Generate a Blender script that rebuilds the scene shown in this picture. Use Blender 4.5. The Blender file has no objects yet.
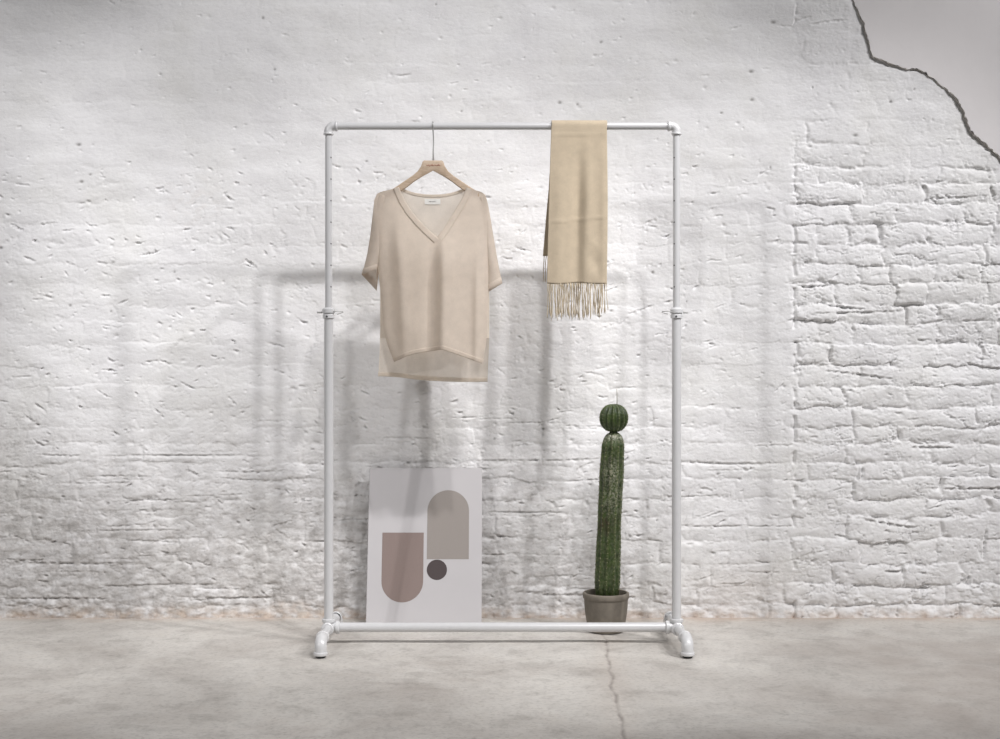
import bpy, bmesh, math, random
import numpy as np
from mathutils import Vector, Matrix

random.seed(7)
PI = math.pi
SC = bpy.context.scene
COL = SC.collection

# ---------------------------------------------------------------- camera model
F, CAMY, CAMZ = 1256.0, -4.74, 0.936
RY = -0.44                                   # depth of the rack's plane


def P(px, py, Y=RY):
    """the point at depth Y seen at that spot of the photograph"""
    k = (Y - CAMY) / F
    return Vector(((px - 500) * k, Y, CAMZ + (369.5 - py) * k))


# ---------------------------------------------------------------- object helpers
def link(name, me, parent=None, mats=()):
    o = bpy.data.objects.new(name, me)
    COL.objects.link(o)
    for m in mats:
        if me is not None:
            me.materials.append(m)
    if parent is not None:
        o.parent = parent
        o.matrix_parent_inverse = Matrix.Translation(-parent.location)
    return o


def obj(name, bm, mats, parent=None, smooth=True):
    me = bpy.data.meshes.new(name)
    bmesh.ops.recalc_face_normals(bm, faces=bm.faces)
    for f in bm.faces:
        f.smooth = smooth
    bm.to_mesh(me)
    bm.free()
    if not isinstance(mats, (list, tuple)):
        mats = [mats]
    return link(name, me, parent, mats)


def thing(name, label, cat, loc=(0, 0, 0)):
    o = bpy.data.objects.new(name, None)
    o.empty_display_size = 0.05
    COL.objects.link(o)
    o.location = loc
    o['label'] = label
    o['category'] = cat
    return o


def autosmooth(o, ang=40):
    me = o.data
    me.polygons.foreach_set('use_smooth', [True] * len(me.polygons))
    try:
        me.set_sharp_from_angle(angle=math.radians(ang))
    except Exception:
        pass
    return o


# ---------------------------------------------------------------- mesh helpers
def frame_of(t):
    t = t.normalized()
    u = t.cross(Vector((0, 0, 1)))
    if u.length < 1e-4:
        u = t.cross(Vector((1, 0, 0)))
    u.normalize()
    return u, t.cross(u).normalized()


def add_lathe(bm, a, axis, prof, seg=32, mi=0, cap=True):
    """prof = [(distance along the axis, radius), ...] turned about the line a + t*axis"""
    a, axis = Vector(a), Vector(axis).normalized()
    u, v = frame_of(axis)
    rings = []
    for d, r in prof:
        c = a + axis * d
        rings.append([bm.verts.new(c + (u * math.cos(2 * PI * i / seg) + v * math.sin(2 * PI * i / seg)) * r)
                      for i in range(seg)])
    for A, B in zip(rings, rings[1:]):
        for i in range(seg):
            f = bm.faces.new((A[i], A[(i + 1) % seg], B[(i + 1) % seg], B[i]))
            f.material_index = mi
    if cap:
        for R in (rings[0], rings[-1]):
            f = bm.faces.new(R)
            f.material_index = mi


def add_sweep(bm, pts, radii, seg=14, mi=0, cap=True):
    pts = [Vector(p) for p in pts]
    if not isinstance(radii, (list, tuple)):
        radii = [radii] * len(pts)
    n = len(pts)
    tang = []
    for i in range(n):
        tang.append((pts[min(i + 1, n - 1)] - pts[max(i - 1, 0)]).normalized())
    u, _ = frame_of(tang[0])
    rings = []
    for i in range(n):
        t = tang[i]
        u = (u - t * u.dot(t)).normalized()
        v = t.cross(u)
        rings.append([bm.verts.new(pts[i] + (u * math.cos(2 * PI * k / seg) + v * math.sin(2 * PI * k / seg)) * radii[i])
                      for k in range(seg)])
    for A, B in zip(rings, rings[1:]):
        for i in range(seg):
            f = bm.faces.new((A[i], A[(i + 1) % seg], B[(i + 1) % seg], B[i]))
            f.material_index = mi
    if cap:
        for R in (rings[0], rings[-1]):
            f = bm.faces.new(R)
            f.material_index = mi


def add_grid(bm, rows, closed=False, mi=0):
    vs = [[bm.verts.new(p) for p in r] for r in rows]
    for A, B in zip(vs, vs[1:]):
        n = len(A)
        for i in range(n if closed else n - 1):
            f = bm.faces.new((A[i], A[(i + 1) % n], B[(i + 1) % n], B[i]))
            f.material_index = mi
    return vs


def pipe_prof(L, r, b=0.001):
    return [(0, r - b), (b, r), (L - b, r), (L, r - b)]


def itp(x, tab):
    xs = [a for a, _ in tab]
    ys = [b for _, b in tab]
    return float(np.interp(x, xs, ys))


def sstep(a, b, x):
    t = min(max((x - a) / (b - a), 0.0), 1.0)
    return t * t * (3 - 2 * t)


# ---------------------------------------------------------------- numpy noise
def _table(seed):
    return np.random.RandomState(seed).rand(256, 256) * 2 * PI


def perlin(x, y, seed=0):
    T = _table(seed)
    xi, yi = np.floor(x).astype(int), np.floor(y).astype(int)
    xf, yf = x - xi, y - yi
    u = xf * xf * xf * (xf * (xf * 6 - 15) + 10)
    v = yf * yf * yf * (yf * (yf * 6 - 15) + 10)

    def g(dx, dy):
        a = T[(xi + dx) % 256, (yi + dy) % 256]
        return np.cos(a) * (xf - dx) + np.sin(a) * (yf - dy)
    n = (g(0, 0) * (1 - u) + g(1, 0) * u) * (1 - v) + (g(0, 1) * (1 - u) + g(1, 1) * u) * v
    return n * 1.5


def fbm(x, y, seed, octv=4, gain=0.5):
    s, a = 0, 1.0
    for o in range(octv):
        s = s + a * perlin(x * 2 ** o, y * 2 ** o, seed + o * 17)
        a *= gain
    return s


def smooth(a, b, x):
    t = np.clip((x - a) / (b - a), 0, 1)
    return t * t * (3 - 2 * t)


# ---------------------------------------------------------------- materials
def nmat(name):
    m = bpy.data.materials.new(name)
    m.use_nodes = True
    nt = m.node_tree
    b = nt.nodes['Principled BSDF']
    return m, nt, b


def node(nt, t, **kw):
    n = nt.nodes.new(t)
    for k, v in kw.items():
        setattr(n, k, v)
    return n


def noise(nt, vec, scale, detail=4, rough=0.55, dist=0.0):
    n = node(nt, 'ShaderNodeTexNoise')
    n.inputs['Scale'].default_value = scale
    n.inputs['Detail'].default_value = detail
    n.inputs['Roughness'].default_value = rough
    n.inputs['Distortion'].default_value = dist
    nt.links.new(vec, n.inputs['Vector'])
    return n.outputs['Fac']


def ramp(nt, fac, stops):
    n = node(nt, 'ShaderNodeValToRGB')
    e = n.color_ramp.elements
    while len(e) < len(stops):
        e.new(0.5)
    for k, (p, c) in zip(e, stops):
        k.position = p
        k.color = c if len(c) == 4 else (*c, 1)
    nt.links.new(fac, n.inputs['Fac'])
    return n.outputs['Color']


def mix(nt, fac, a, b, blend='MIX'):
    n = node(nt, 'ShaderNodeMix', data_type='RGBA', blend_type=blend)
    for sock, val in ((n.inputs[0], fac), (n.inputs[6], a), (n.inputs[7], b)):
        if isinstance(val, (int, float)):
            sock.default_value = val
        elif isinstance(val, (tuple, list)):
            sock.default_value = (*val, 1) if len(val) == 3 else val
        else:
            nt.links.new(val, sock)
    return n.outputs[2]


def math_(nt, op, a, b=None, c=None):
    n = node(nt, 'ShaderNodeMath', operation=op)
    for i, val in enumerate((a, b, c)):
        if val is None:
            continue
        if isinstance(val, (int, float)):
            n.inputs[i].default_value = val
        else:
            nt.links.new(val, n.inputs[i])
    return n.outputs[0]


def bump(nt, b, h, strength=0.3, dist=0.01, normal=None):
    n = node(nt, 'ShaderNodeBump')
    n.inputs['Strength'].default_value = strength
    n.inputs['Distance'].default_value = dist
    nt.links.new(h, n.inputs['Height'])
    if normal is not None:
        nt.links.new(normal, n.inputs['Normal'])
    if b is not None:
        nt.links.new(n.outputs['Normal'], b.inputs['Normal'])
    return n.outputs['Normal']


def coords(nt, scale=(1, 1, 1)):
    tc = node(nt, 'ShaderNodeTexCoord')
    mp = node(nt, 'ShaderNodeMapping')
    mp.inputs['Scale'].default_value = scale
    nt.links.new(tc.outputs['Object'], mp.inputs['Vector'])
    return mp.outputs['Vector']


def simple(name, col, rough=0.5, metal=0.0, var=0.06, scale=60, bmp=0.0, bscale=200, bdist=0.002):
    m, nt, b = nmat(name)
    v = coords(nt)
    n = noise(nt, v, scale)
    lo = tuple(c * (1 - var) for c in col)
    hi = tuple(min(1, c * (1 + var)) for c in col)
    nt.links.new(ramp(nt, n, [(0.3, lo), (0.7, hi)]), b.inputs['Base Color'])
    b.inputs['Roughness'].default_value = rough
    b.inputs['Metallic'].default_value = metal
    if bmp:
        bump(nt, b, noise(nt, v, bscale, 3), bmp, bdist)
    return m


def attr(nt, name):
    n = node(nt, 'ShaderNodeAttribute', attribute_name=name)
    return n.outputs['Fac']


def mat_wall():
    m, nt, b = nmat('painted_brick')
    v = coords(nt)
    vs = coords(nt, (1, 1, 1.7))
    tint = ramp(nt, noise(nt, v, 3.0, 4, 0.6), [(0.30, (0.805, 0.80, 0.81)), (0.5, (0.845, 0.842, 0.845)), (0.72, (0.82, 0.815, 0.80))])
    fine = ramp(nt, noise(nt, vs, 45, 5, 0.65), [(0.28, (0.92, 0.92, 0.92)), (0.50, (1, 1, 1))])
    col = mix(nt, 1.0, tint, fine, 'MULTIPLY')
    # grime that has settled on the old paint
    gr = ramp(nt, noise(nt, vs, 26, 6, 0.7), [(0.30, (0.27, 0.255, 0.24)), (0.55, (0.52, 0.50, 0.485)), (0.75, (0.66, 0.64, 0.62))])
    col = mix(nt, attr(nt, 'dirt'), col, gr)
    # bare, pinkish render at the foot of the wall
    bare = ramp(nt, noise(nt, v, 30, 5, 0.7), [(0.3, (0.36, 0.24, 0.17)), (0.5, (0.58, 0.46, 0.36)), (0.7, (0.74, 0.68, 0.60))])
    col = mix(nt, attr(nt, 'bare'), col, bare)
    col = mix(nt, attr(nt, 'crack'), col, (0.20, 0.19, 0.18))
    nt.links.new(col, b.inputs['Base Color'])
    b.inputs['Roughness'].default_value = 0.62
    b.inputs['Specular IOR Level'].default_value = 0.35
    h = math_(nt, 'ADD', noise(nt, vs, 55, 6, 0.62), math_(nt, 'MULTIPLY', noise(nt, v, 220, 3, 0.6), 0.25))
    bump(nt, b, h, 0.30, 0.005)
    return m


def mat_plaster():
    m, nt, b = nmat('smooth_plaster')
    v = coords(nt)
    c = ramp(nt, noise(nt, v, 4.0, 5, 0.6), [(0.3, (0.735, 0.71, 0.71)), (0.7, (0.785, 0.76, 0.76))])
    nt.links.new(c, b.inputs['Base Color'])
    b.inputs['Roughness'].default_value = 0.55
    bump(nt, b, noise(nt, v, 30, 4, 0.55), 0.12, 0.004)
    return m


def mat_plaster_edge():
    return simple('broken_plaster', (0.60, 0.57, 0.54), 0.9, var=0.3, scale=90, bmp=0.8, bscale=160, bdist=0.006)


def mat_floor():
    m, nt, b = nmat('worn_concrete')
    v = coords(nt)
    vw = coords(nt, (0.85, 0.8, 1))
    big = ramp(nt, noise(nt, vw, 2.3, 8, 0.66, 0.5), [(0.30, (0.41, 0.380, 0.348)), (0.45, (0.53, 0.505, 0.470)), (0.58, (0.62, 0.598, 0.560)), (0.72, (0.51, 0.475, 0.438))])
    med = ramp(nt, noise(nt, vw, 11, 8, 0.72, 0.3), [(0.32, (0.76, 0.755, 0.745)), (0.50, (1, 1, 1)), (0.74, (1.0, 0.99, 0.97))])
    col = mix(nt, 1.0, big, med, 'MULTIPLY')
    fine = ramp(nt, noise(nt, v, 70, 5, 0.7), [(0.34, (0.80, 0.795, 0.79)), (0.50, (1, 1, 1))])
    col = mix(nt, 1.0, col, fine, 'MULTIPLY')
    # scuffed dark flecks
    fl = ramp(nt, noise(nt, coords(nt, (1, 1.1, 1)), 20, 7, 0.78, 0.6), [(0.62, (0, 0, 0)), (0.72, (1, 1, 1))])
    col = mix(nt, math_(nt, 'MULTIPLY', fl, 0.35), col, (0.27, 0.25, 0.23))
    col = mix(nt, math_(nt, 'MULTIPLY', attr(nt, 'brown_tone'), 0.62), col, (0.36, 0.312, 0.278))
    # reddish dust along the foot of the wall
    col = mix(nt, attr(nt, 'dust'), col, (0.50, 0.40, 0.33))
    col = mix(nt, attr(nt, 'crack'), col, (0.26, 0.23, 0.21))
    nt.links.new(col, b.inputs['Base Color'])
    r = ramp(nt, noise(nt, vw, 5, 5, 0.6), [(0.3, (0.42, 0.42, 0.42)), (0.7, (0.62, 0.62, 0.62))])
    nt.links.new(r, b.inputs['Roughness'])
    b.inputs['Specular IOR Level'].default_value = 0.35
    h = math_(nt, 'ADD', noise(nt, v, 18, 6, 0.6), math_(nt, 'MULTIPLY', noise(nt, v, 120, 3, 0.6), 0.25))
    bump(nt, b, h, 0.5, 0.006)
    return m


def mat_cloth(name, col, sheer=0.0, trans=0.3, sx=900, bmp=0.3, var=0.05):
    m = bpy.data.materials.new(name)
    m.use_nodes = True
    nt = m.node_tree
    for n in list(nt.nodes):
        nt.nodes.remove(n)
    out = node(nt, 'ShaderNodeOutputMaterial')
    v = coords(nt)
    n1 = noise(nt, v, 30, 4, 0.6)
    lo = tuple(c * (1 - var) for c in col)
    hi = tuple(min(1, c * (1 + var)) for c in col)
    c = ramp(nt, n1, [(0.3, lo), (0.7, hi)])
    knit = noise(nt, coords(nt, (1, 1, 0.45)), sx, 2, 0.5)
    c = mix(nt, 0.5, c, ramp(nt, knit, [(0.3, (0.80, 0.79, 0.78)), (0.65, (1, 1, 1))]), 'MULTIPLY')
    nrm = bump(nt, None, knit, bmp, 0.002)
    d = node(nt, 'ShaderNodeBsdfDiffuse')
    t = node(nt, 'ShaderNodeBsdfTranslucent')
    sh = node(nt, 'ShaderNodeBsdfSheen') if hasattr(bpy.types, 'ShaderNodeBsdfSheen') else None
    for s in (d, t):
        nt.links.new(c, s.inputs['Color'])
        nt.links.new(nrm, s.inputs['Normal'])
    mx = node(nt, 'ShaderNodeMixShader')
    mx.inputs[0].default_value = trans
    nt.links.new(d.outputs[0], mx.inputs[1])
    nt.links.new(t.outputs[0], mx.inputs[2])
    last = mx.outputs[0]
    if sheer:
        tr = node(nt, 'ShaderNodeBsdfTransparent')
        m2 = node(nt, 'ShaderNodeMixShader')
        m2.inputs[0].default_value = sheer
        nt.links.new(last, m2.inputs[1])
        nt.links.new(tr.outputs[0], m2.inputs[2])
        last = m2.outputs[0]
    nt.links.new(last, out.inputs['Surface'])
    return m


def mat_wood():
    m, nt, b = nmat('pale_beech')
    v = coords(nt, (14, 40, 60))
    c = ramp(nt, noise(nt, v, 3.0, 6, 0.6, 0.6), [(0.3, (0.43, 0.32, 0.225)), (0.5, (0.53, 0.41, 0.30)), (0.7, (0.60, 0.48, 0.37))])
    nt.links.new(c, b.inputs['Base Color'])
    b.inputs['Roughness'].default_value = 0.5
    return m


def mat_cactus():
    m, nt, b = nmat('cactus_skin')
    v = coords(nt)
    c = ramp(nt, noise(nt, v, 34, 6, 0.65), [(0.30, (0.009, 0.019, 0.003)), (0.5, (0.023, 0.050, 0.006)), (0.72, (0.055, 0.095, 0.014))])
    # ridges carry a paler, corky line of areoles
    c = mix(nt, math_(nt, 'MULTIPLY', attr(nt, 'ridge'), 0.30), c, (0.10, 0.135, 0.035))
    # scarred, scaly bark on old parts
    sc = ramp(nt, noise(nt, v, 130, 5, 0.75), [(0.44, (0, 0, 0)), (0.60, (1, 1, 1))])
    c = mix(nt, math_(nt, 'MULTIPLY', sc, attr(nt, 'scar')), c, (0.42, 0.42, 0.32))
    br = ramp(nt, noise(nt, v, 60, 5, 0.75), [(0.42, (0, 0, 0)), (0.60, (1, 1, 1))])
    c = mix(nt, math_(nt, 'MULTIPLY', br, attr(nt, 'brown')), c, (0.045, 0.030, 0.012))
    nt.links.new(c, b.inputs['Base Color'])
    b.inputs['Roughness'].default_value = 0.42
    bump(nt, b, noise(nt, v, 150, 4, 0.6), 0.4, 0.003)
    return m


M = dict(
    white=simple('white_powder_coat', (0.61, 0.612, 0.617), 0.33, var=0.02, bmp=0.05, bscale=300),
    cast=simple('white_painted_casting', (0.63, 0.632, 0.637), 0.40, var=0.04, scale=80, bmp=0.15, bscale=260),
    hole=simple('dark_bore', (0.06, 0.06, 0.06), 0.8),
    steel=simple('dull_steel', (0.50, 0.50, 0.49), 0.45, 0.6),
    rubber=simple('black_rubber', (0.02, 0.02, 0.02), 0.8),
    wood=mat_wood(),
    print=simple('red_brown_ink', (0.40, 0.16, 0.11), 0.6),
    knit=mat_cloth('beige_fine_knit', (0.775, 0.69, 0.60), 0.08, 0.36, 1000, 0.35),
    inner=mat_cloth('paler_knit', (0.87, 0.795, 0.70), 0.10, 0.45, 1000, 0.35),  # paler copy of the beige knit, used on the back panel
    rib=mat_cloth('cream_ribbed_band', (0.80, 0.72, 0.63), 0.15, 0.30, 700, 0.4),
    labelcloth=simple('white_woven_label', (0.85, 0.84, 0.80), 0.8),
    grey=simple('grey_thread', (0.30, 0.29, 0.27), 0.8),
    wool=mat_cloth('sand_wool', (0.61, 0.515, 0.385), 0.0, 0.12, 800, 0.4, 0.06),
    yarn=mat_cloth('twisted_yarn', (0.62, 0.535, 0.40), 0.0, 0.10, 800, 0.4, 0.14),
    board=simple('pale_grey_print_paper', (0.52, 0.505, 0.512), 0.6, var=0.015, scale=8),
    arch=simple('warm_grey_ink', (0.30, 0.270, 0.248), 0.6, var=0.04, scale=400),
    capsule=simple('rosy_taupe_ink', (0.245, 0.188, 0.170), 0.6, var=0.04, scale=400),
    disc=simple('dark_plum_ink', (0.068, 0.052, 0.052), 0.6, var=0.05, scale=400),
    pot=simple('grey_clay', (0.190, 0.167, 0.136), 0.85, var=0.14, scale=40, bmp=0.25, bscale=140),
    soil=simple('dry_potting_soil', (0.07, 0.05, 0.035), 0.95, var=0.5, scale=120, bmp=0.8, bscale=120, bdist=0.006),
    cactus=mat_cactus(),
    spine=simple('pale_spine', (0.38, 0.36, 0.22), 0.6),
    twig=simple('dry_stalk', (0.16, 0.14, 0.08), 0.7),
)

for k_ in ('white', 'cast'):
    b_ = M[k_].node_tree.nodes['Principled BSDF']
    b_.inputs['Coat Weight'].default_value = 0.9
    b_.inputs['Coat Roughness'].default_value = 0.22

# ---------------------------------------------------------------- the setting
PLASTER = [(843, -190), (846, -60), (848, -20), (851, 0), (857, 11), (862, 22), (865, 32), (868, 44), (872, 57), (880, 61),
           (890, 64), (899, 67), (907, 70), (916, 69.5), (925, 74), (932, 79), (940, 86), (950, 93.5), (957, 101), (962, 110),
           (966, 121), (970, 131), (975, 137), (984, 144), (993, 152), (1000, 159), (1030, 190), (1075, 214), (1130, 262), (1430, 420)]


def wall():
    xs = np.concatenate([np.arange(-3.6, -2.0, 0.025), np.arange(-2.0, 2.0, 0.0032), np.arange(2.0, 3.62, 0.025)])
    zs = np.concatenate([np.arange(-0.04, 2.42, 0.0032), np.arange(2.42, 3.3, 0.025)])
    X, Z = np.meshgrid(xs, zs)
    PX = 500 + X * 265.0
    PY = 369.5 - (Z - CAMZ) * 265.0
    rs = np.random.RandomState(3)

    right = smooth(1.085, 1.125, X + 0.01 * perlin(X / .03, Z / .03, 41))            # rough brickwork right of the straight joint
    top = smooth(1.45, 1.75, Z + 0.12 * perlin(X / .5, Z / .5, 40) - 0.10 * right)     # thicker paint higher up
    low = 1 - smooth(0.45, 0.95, Z + 0.10 * perlin(X / .4, Z / .3, 42))
    leftlow = low * (1 - right)
    bm = np.clip(0.17 + 0.83 * right * (1 - 0.93 * top) + 0.22 * leftlow - 0.10 * top, 0.05, 1)
    foot = 1 - smooth(0.05, 0.17, Z + 0.05 * perlin(X / .22, Z / .2, 43))

    # warped courses of uneven bricks
    wz = Z + 0.013 * perlin(X / .33, Z / .22, 1) + 0.0105 * perlin(X / .09, Z / .07, 2) + 0.003 * perlin(X / .03, Z / .03, 3)
    wx = X + 0.014 * perlin(X / .25, Z / .2, 4) + 0.014 * perlin(X / .07, Z / .06, 5) + 0.003 * perlin(X / .03, Z / .03, 6)
    zb = [-0.12]
    while zb[-1] < 3.5:
        zb.append(zb[-1] + rs.choice([0.062, 0.074, 0.083, 0.09, 0.112], p=[.2, .27, .27, .16, .1]))
    zb = np.array(zb)
    row = np.clip(np.searchsorted(zb, wz) - 1, 0, len(zb) - 2)
    dz = np.minimum(wz - zb[row], zb[row + 1] - wz)
    fz = (wz - zb[row]) / (zb[row + 1] - zb[row]) - 0.5
    dx = np.full_like(X, 1.0)
    off = np.zeros_like(X)
    tilt = np.zeros_like(X)
    for r in range(len(zb) - 1):
        mk = row == r
        if not mk.any():
            continue
        xb = [-3.9 - rs.rand() * .2]
        while xb[-1] < 3.9:
            xb.append(xb[-1] + rs.choice([0.12, 0.17, 0.23, 0.26, 0.33], p=[.2, .2, .3, .2, .1]))
        xb = np.array(xb)
        q = np.clip(np.searchsorted(xb, wx[mk]) - 1, 0, len(xb) - 2)
        dx[mk] = np.minimum(wx[mk] - xb[q], xb[q + 1] - wx[mk])
        off[mk] = rs.randn(len(xb))[q]
        tilt[mk] = rs.randn(len(xb))[q]
    n1 = fbm(X / .05, Z / .035, 20, 3)
    n2 = fbm(X / .16, Z / .10, 23, 3)
    wd = 0.0060 + 0.0035 * np.clip(n2, -1, 1)
    hf = fbm(X / .011, Z / .009, 26, 3)
    n3 = fbm(X / .09, Z / .06, 28, 2)
    dz = np.abs(dz + .0022 * hf)
    dx = np.abs(dx + .0022 * hf)
    gz = np.exp(-(dz / wd) ** 2) * smooth(-0.20, 0.45, n1 + 0.7 * n3 + 0.10)
    gx = np.exp(-(dx / wd) ** 2) * smooth(-0.25, 0.40, n1 - 0.6 * n3 + 0.10)
    near = np.exp(-(np.minimum(dz, dx) / .017) ** 2)
    groove = np.maximum(gz, gx)
    deep = smooth(0.15, 0.75, n2 - 0.2 * n1)

    y = -0.010 * fbm(X / .62, Z / .40, 10, 3) - 0.0022 * fbm(X / .16, Z / .10, 11, 2)
    y += bm * (groove * (0.0058 + 0.0105 * deep) - 0.0026 * off * (1 - groove) + 0.0045 * tilt * fz + 0.0030 * near)
    y += bm * near * 0.0030 * hf * smooth(-.5, .5, n2 + .2) * (1 - .5 * top)
    # hollows with a crisp upper lip, left where the trowel or paint dragged
    rough = fbm(X / .0135, Z / .0095, 12, 2)
    lowl = leftlow * (1 - .6 * smooth(-.75, -.1, X))
    y += -0.00042 * rough * (0.35 + 0.6 * right + 1.0 * lowl)
    # layer upon layer of paint: crisp broken edges
    for sc_, th_, dd_, sd_ in ((.085, .10, .0014, 14), (.05, .28, .0013, 15), (.032, .38, .0012, 16)):
        q_ = fbm(X / sc_, Z / (sc_ * .6), sd_, 4)
        y += dd_ * (.42 + .5 * right + .3 * lowl) * smooth(th_ + .12, th_ + .17, q_) * (1 - .6 * top)
    lum = fbm(X / .075, Z / .042, 13, 3)
    y += 0.0006 * np.abs(lum) * (1 - 0.5 * top)
    # straight vertical joint where the two kinds of wall meet
    xj = 1.112 + 0.006 * perlin(X * 0 + 3.3, Z / .05, 30)
    y += np.exp(-((X - xj) / .006) ** 2) * (1 - top) * smooth(0.0, 0.3, perlin(X * 0 + 7.7, Z / .045, 31) + .15) * 0.011
    # ragged foot
    y += foot * (0.0036 * fbm(X / .05, Z / .03, 32, 4) + 0.003)

    # wandering, crumbly cracks through paint and mortar
    rid = np.zeros_like(X)
    for sx_, sz_, w_, sd_, m_ in ((.12, .055, .030, 90, right), (.055, .030, .045, 93, right), (.16, .05, .022, 96, .30 + .25 * leftlow)):
        q_ = perlin(wx / sx_, wz / sz_, sd_) + .35 * perlin(X / (sx_ * .3), Z / (sz_ * .3), sd_ + 1) + .12 * hf * .5
        seg = smooth(.12, .45, perlin(X / .11, Z / .07, sd_ + 2) + .25 * n1)
        rid = np.maximum(rid, np.exp(-(q_ / w_) ** 2) * seg * m_ * (1 - .85 * top))
    y += .0060 * rid
    crack = np.zeros_like(X)          # a few dark nail holes only

    # short slanting chisel strokes and pits in the thick paint
    def stroke(cx, cz, L, ang, w, d, curve=0.0):
        R = L * 0.55 + 3 * w
        curve = max(-1, min(1, curve * L * L / 4 / .004)) * .004 / (L * L / 4)
        i0, i1 = np.searchsorted(xs, [cx - R, cx + R])
        j0, j1 = np.searchsorted(zs, [cz - R, cz + R])
        if i1 - i0 < 2 or j1 - j0 < 2:
            return
        gx_, gz_ = X[j0:j1, i0:i1] - cx, Z[j0:j1, i0:i1] - cz
        ca, sa = math.cos(ang), math.sin(ang)
        t = gx_ * ca + gz_ * sa
        n = -gx_ * sa + gz_ * ca - curve * t * t
        n = n + 0.0022 * perlin(gx_ / .016 + cx * 50, gz_ / .016 + cz * 50, 60) + .0012 * perlin(gx_ / .007 + cx * 50, gz_ / .007 + cz * 50, 61)
        fade = np.clip(1 - (t / (L * 0.5)) ** 2, 0, 1) ** 0.7
        fade = fade * np.clip(.75 + 1.1 * perlin(t / .017 + cx * 31, n / .05 + cz * 31, 62), .05, 1.25)
        # sharp drop under the upper lip, slow ramp out below
        prof = np.where(n > 0, np.exp(-(n / (0.22 * w)) ** 2), np.exp(-(n / (1.25 * w)) ** 2))
        y[j0:j1, i0:i1] += 1.25 * d * fade * prof
        lip = np.exp(-((n - 0.8 * w) / (0.6 * w)) ** 2)
        y[j0:j1, i0:i1] -= 0.22 * d * fade * lip

    for k in range(820):
        cx, cz = rs.uniform(-1.95, 1.12), rs.uniform(0.06, 2.38)
        dens = 1.0 if cz < 1.75 else 0.30
        if rs.rand() > dens:
            continue
        slant = -0.42 if cx < -0.5 else (0.28 if cx > 0.15 else -0.05)
        if rs.rand() < 0.35:
            slant = 0.0
        stroke(cx, cz, min(.085, .014 + rs.exponential(.018)), slant + rs.randn() * .22, rs.uniform(.003, .0062), rs.uniform(.0022, .0075) * (1 if cz < 1.75 else .6), rs.randn() * 3)
    for k in range(2600):
        cx, cz = rs.uniform(-1.95, 1.95), rs.uniform(0.04, 2.36)
        if cz > 1.7 and rs.rand() < 0.75:
            continue
        stroke(cx, cz, rs.uniform(.006, .020), rs.randn() * .45, rs.uniform(.0024, .0042), rs.uniform(.0012, .0042), rs.randn() * 4)
    for k in range(110):
        cx, cz = rs.uniform(1.12, 1.95), rs.uniform(0.06, 2.3)
        if cz > 1.6 and rs.rand() < 0.7:
            continue
        stroke(cx, cz, rs.uniform(.02, .07), 0.05 + rs.randn() * .22, rs.uniform(.003, .006), rs.uniform(.002, .007), rs.randn() * 3)
    for k in range(70):       # long, faint courses telegraphing through the paint, lower left
        cx, cz = rs.uniform(-1.95, 1.1), rs.uniform(0.06, 0.78)
        stroke(cx, cz, rs.uniform(.10, .30), rs.randn() * .02, rs.uniform(.003, .006), rs.uniform(.002, .0055), rs.randn() * .4)
    for px, py, Lp, a, d in [(860, 312, 95, 0.03, .010), (815, 286, 35, .02, .016), (846, 307, 40, -.1, .014), (960, 197, 60, 0.05, .006),
                              (860, 374, 70, -.12, .010), (932, 447, 45, 0, .012), (892, 524, 60, -.15, .011), (862, 472, 16, 1.45, .014),
                             (984, 545, 30, 1.5, .013), (895, 571, 22, .02, .012), (968, 580, 26, 1.3, .013), (925, 588, 24, 0, .012), (985, 488, 120, .02, .010),
                             (830, 21, 38, .12, .005), (795, 14, 22, 1.5, .005), (640, 310, 30, .35, .006), (720, 463, 120, -.02, .006),
                             (712, 526, 90, 0, .005), (70, 563, 150, .0, .005), (130, 530, 130, .01, .004), (60, 598, 120, 0, .006), (230, 598, 110, 0, .006), (185, 455, 180, 0.0, .004),
                             (430, 480, 0, 0, .0), (560, 460, 90, .02, .004), (560, 595, 60, 0, .006)]:
        if Lp:
            stroke((px - 500) / 265, CAMZ + (369.5 - py) / 265, Lp / 265, a, .006, d, rs.randn() * .6)
    for k in range(240):
        cx, cz, r, d = rs.uniform(-1.95, 1.95), rs.uniform(0.05, 2.35), rs.uniform(.003, .006), rs.uniform(.002, .006)
        i0, i1 = np.searchsorted(xs, [cx - .025, cx + .025])
        j0, j1 = np.searchsorted(zs, [cz - .025, cz + .025])
        g = np.exp(-(((X[j0:j1, i0:i1] - cx) / (r * rs.uniform(.8, 1.8))) ** 2 + ((Z[j0:j1, i0:i1] - cz) / r) ** 2))
        y[j0:j1, i0:i1] += d * g
        if rs.rand() < .3:
            crack[j0:j1, i0:i1] = np.maximum(crack[j0:j1, i0:i1], 0.75 * g)

    # flatter where the plaster skin still covers the bricks
    ex = np.interp(PY, [q[1] for q in sorted(PLASTER, key=lambda q: q[1])], [q[0] for q in sorted(PLASTER, key=lambda q: q[1])])
    under = smooth(3, 12, PX - ex) * (PY < 440)
    y = y * (1 - under) + 0.008 * under

    nd = fbm(X / .30, Z / .16, 50, 4)
    nf = fbm(X / .045, Z / .03, 54, 4)
    sideL = 1 - smooth(-0.2, 1.05, X)
    dirt = (1 - smooth(0.18, 0.88, Z + 0.16 * nd)) * (0.18 + 0.50 * sideL) + 0.16 * (1 - smooth(.0, .5, Z)) * (1 - right)
    dirt += 0.28 * smooth(.25, .9, nd) * low * (0.4 + sideL)
    dirt += 0.20 * np.exp(-((X + 1.88) / .22) ** 2 - ((Z - 0.62) / .3) ** 2) + 0.10 * np.exp(-((X + 1.9) / .1) ** 2 - ((Z - 1.1) / .35) ** 2)
    dirt *= np.clip(0.80 + 0.55 * nf, 0.15, 1.5)
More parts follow.
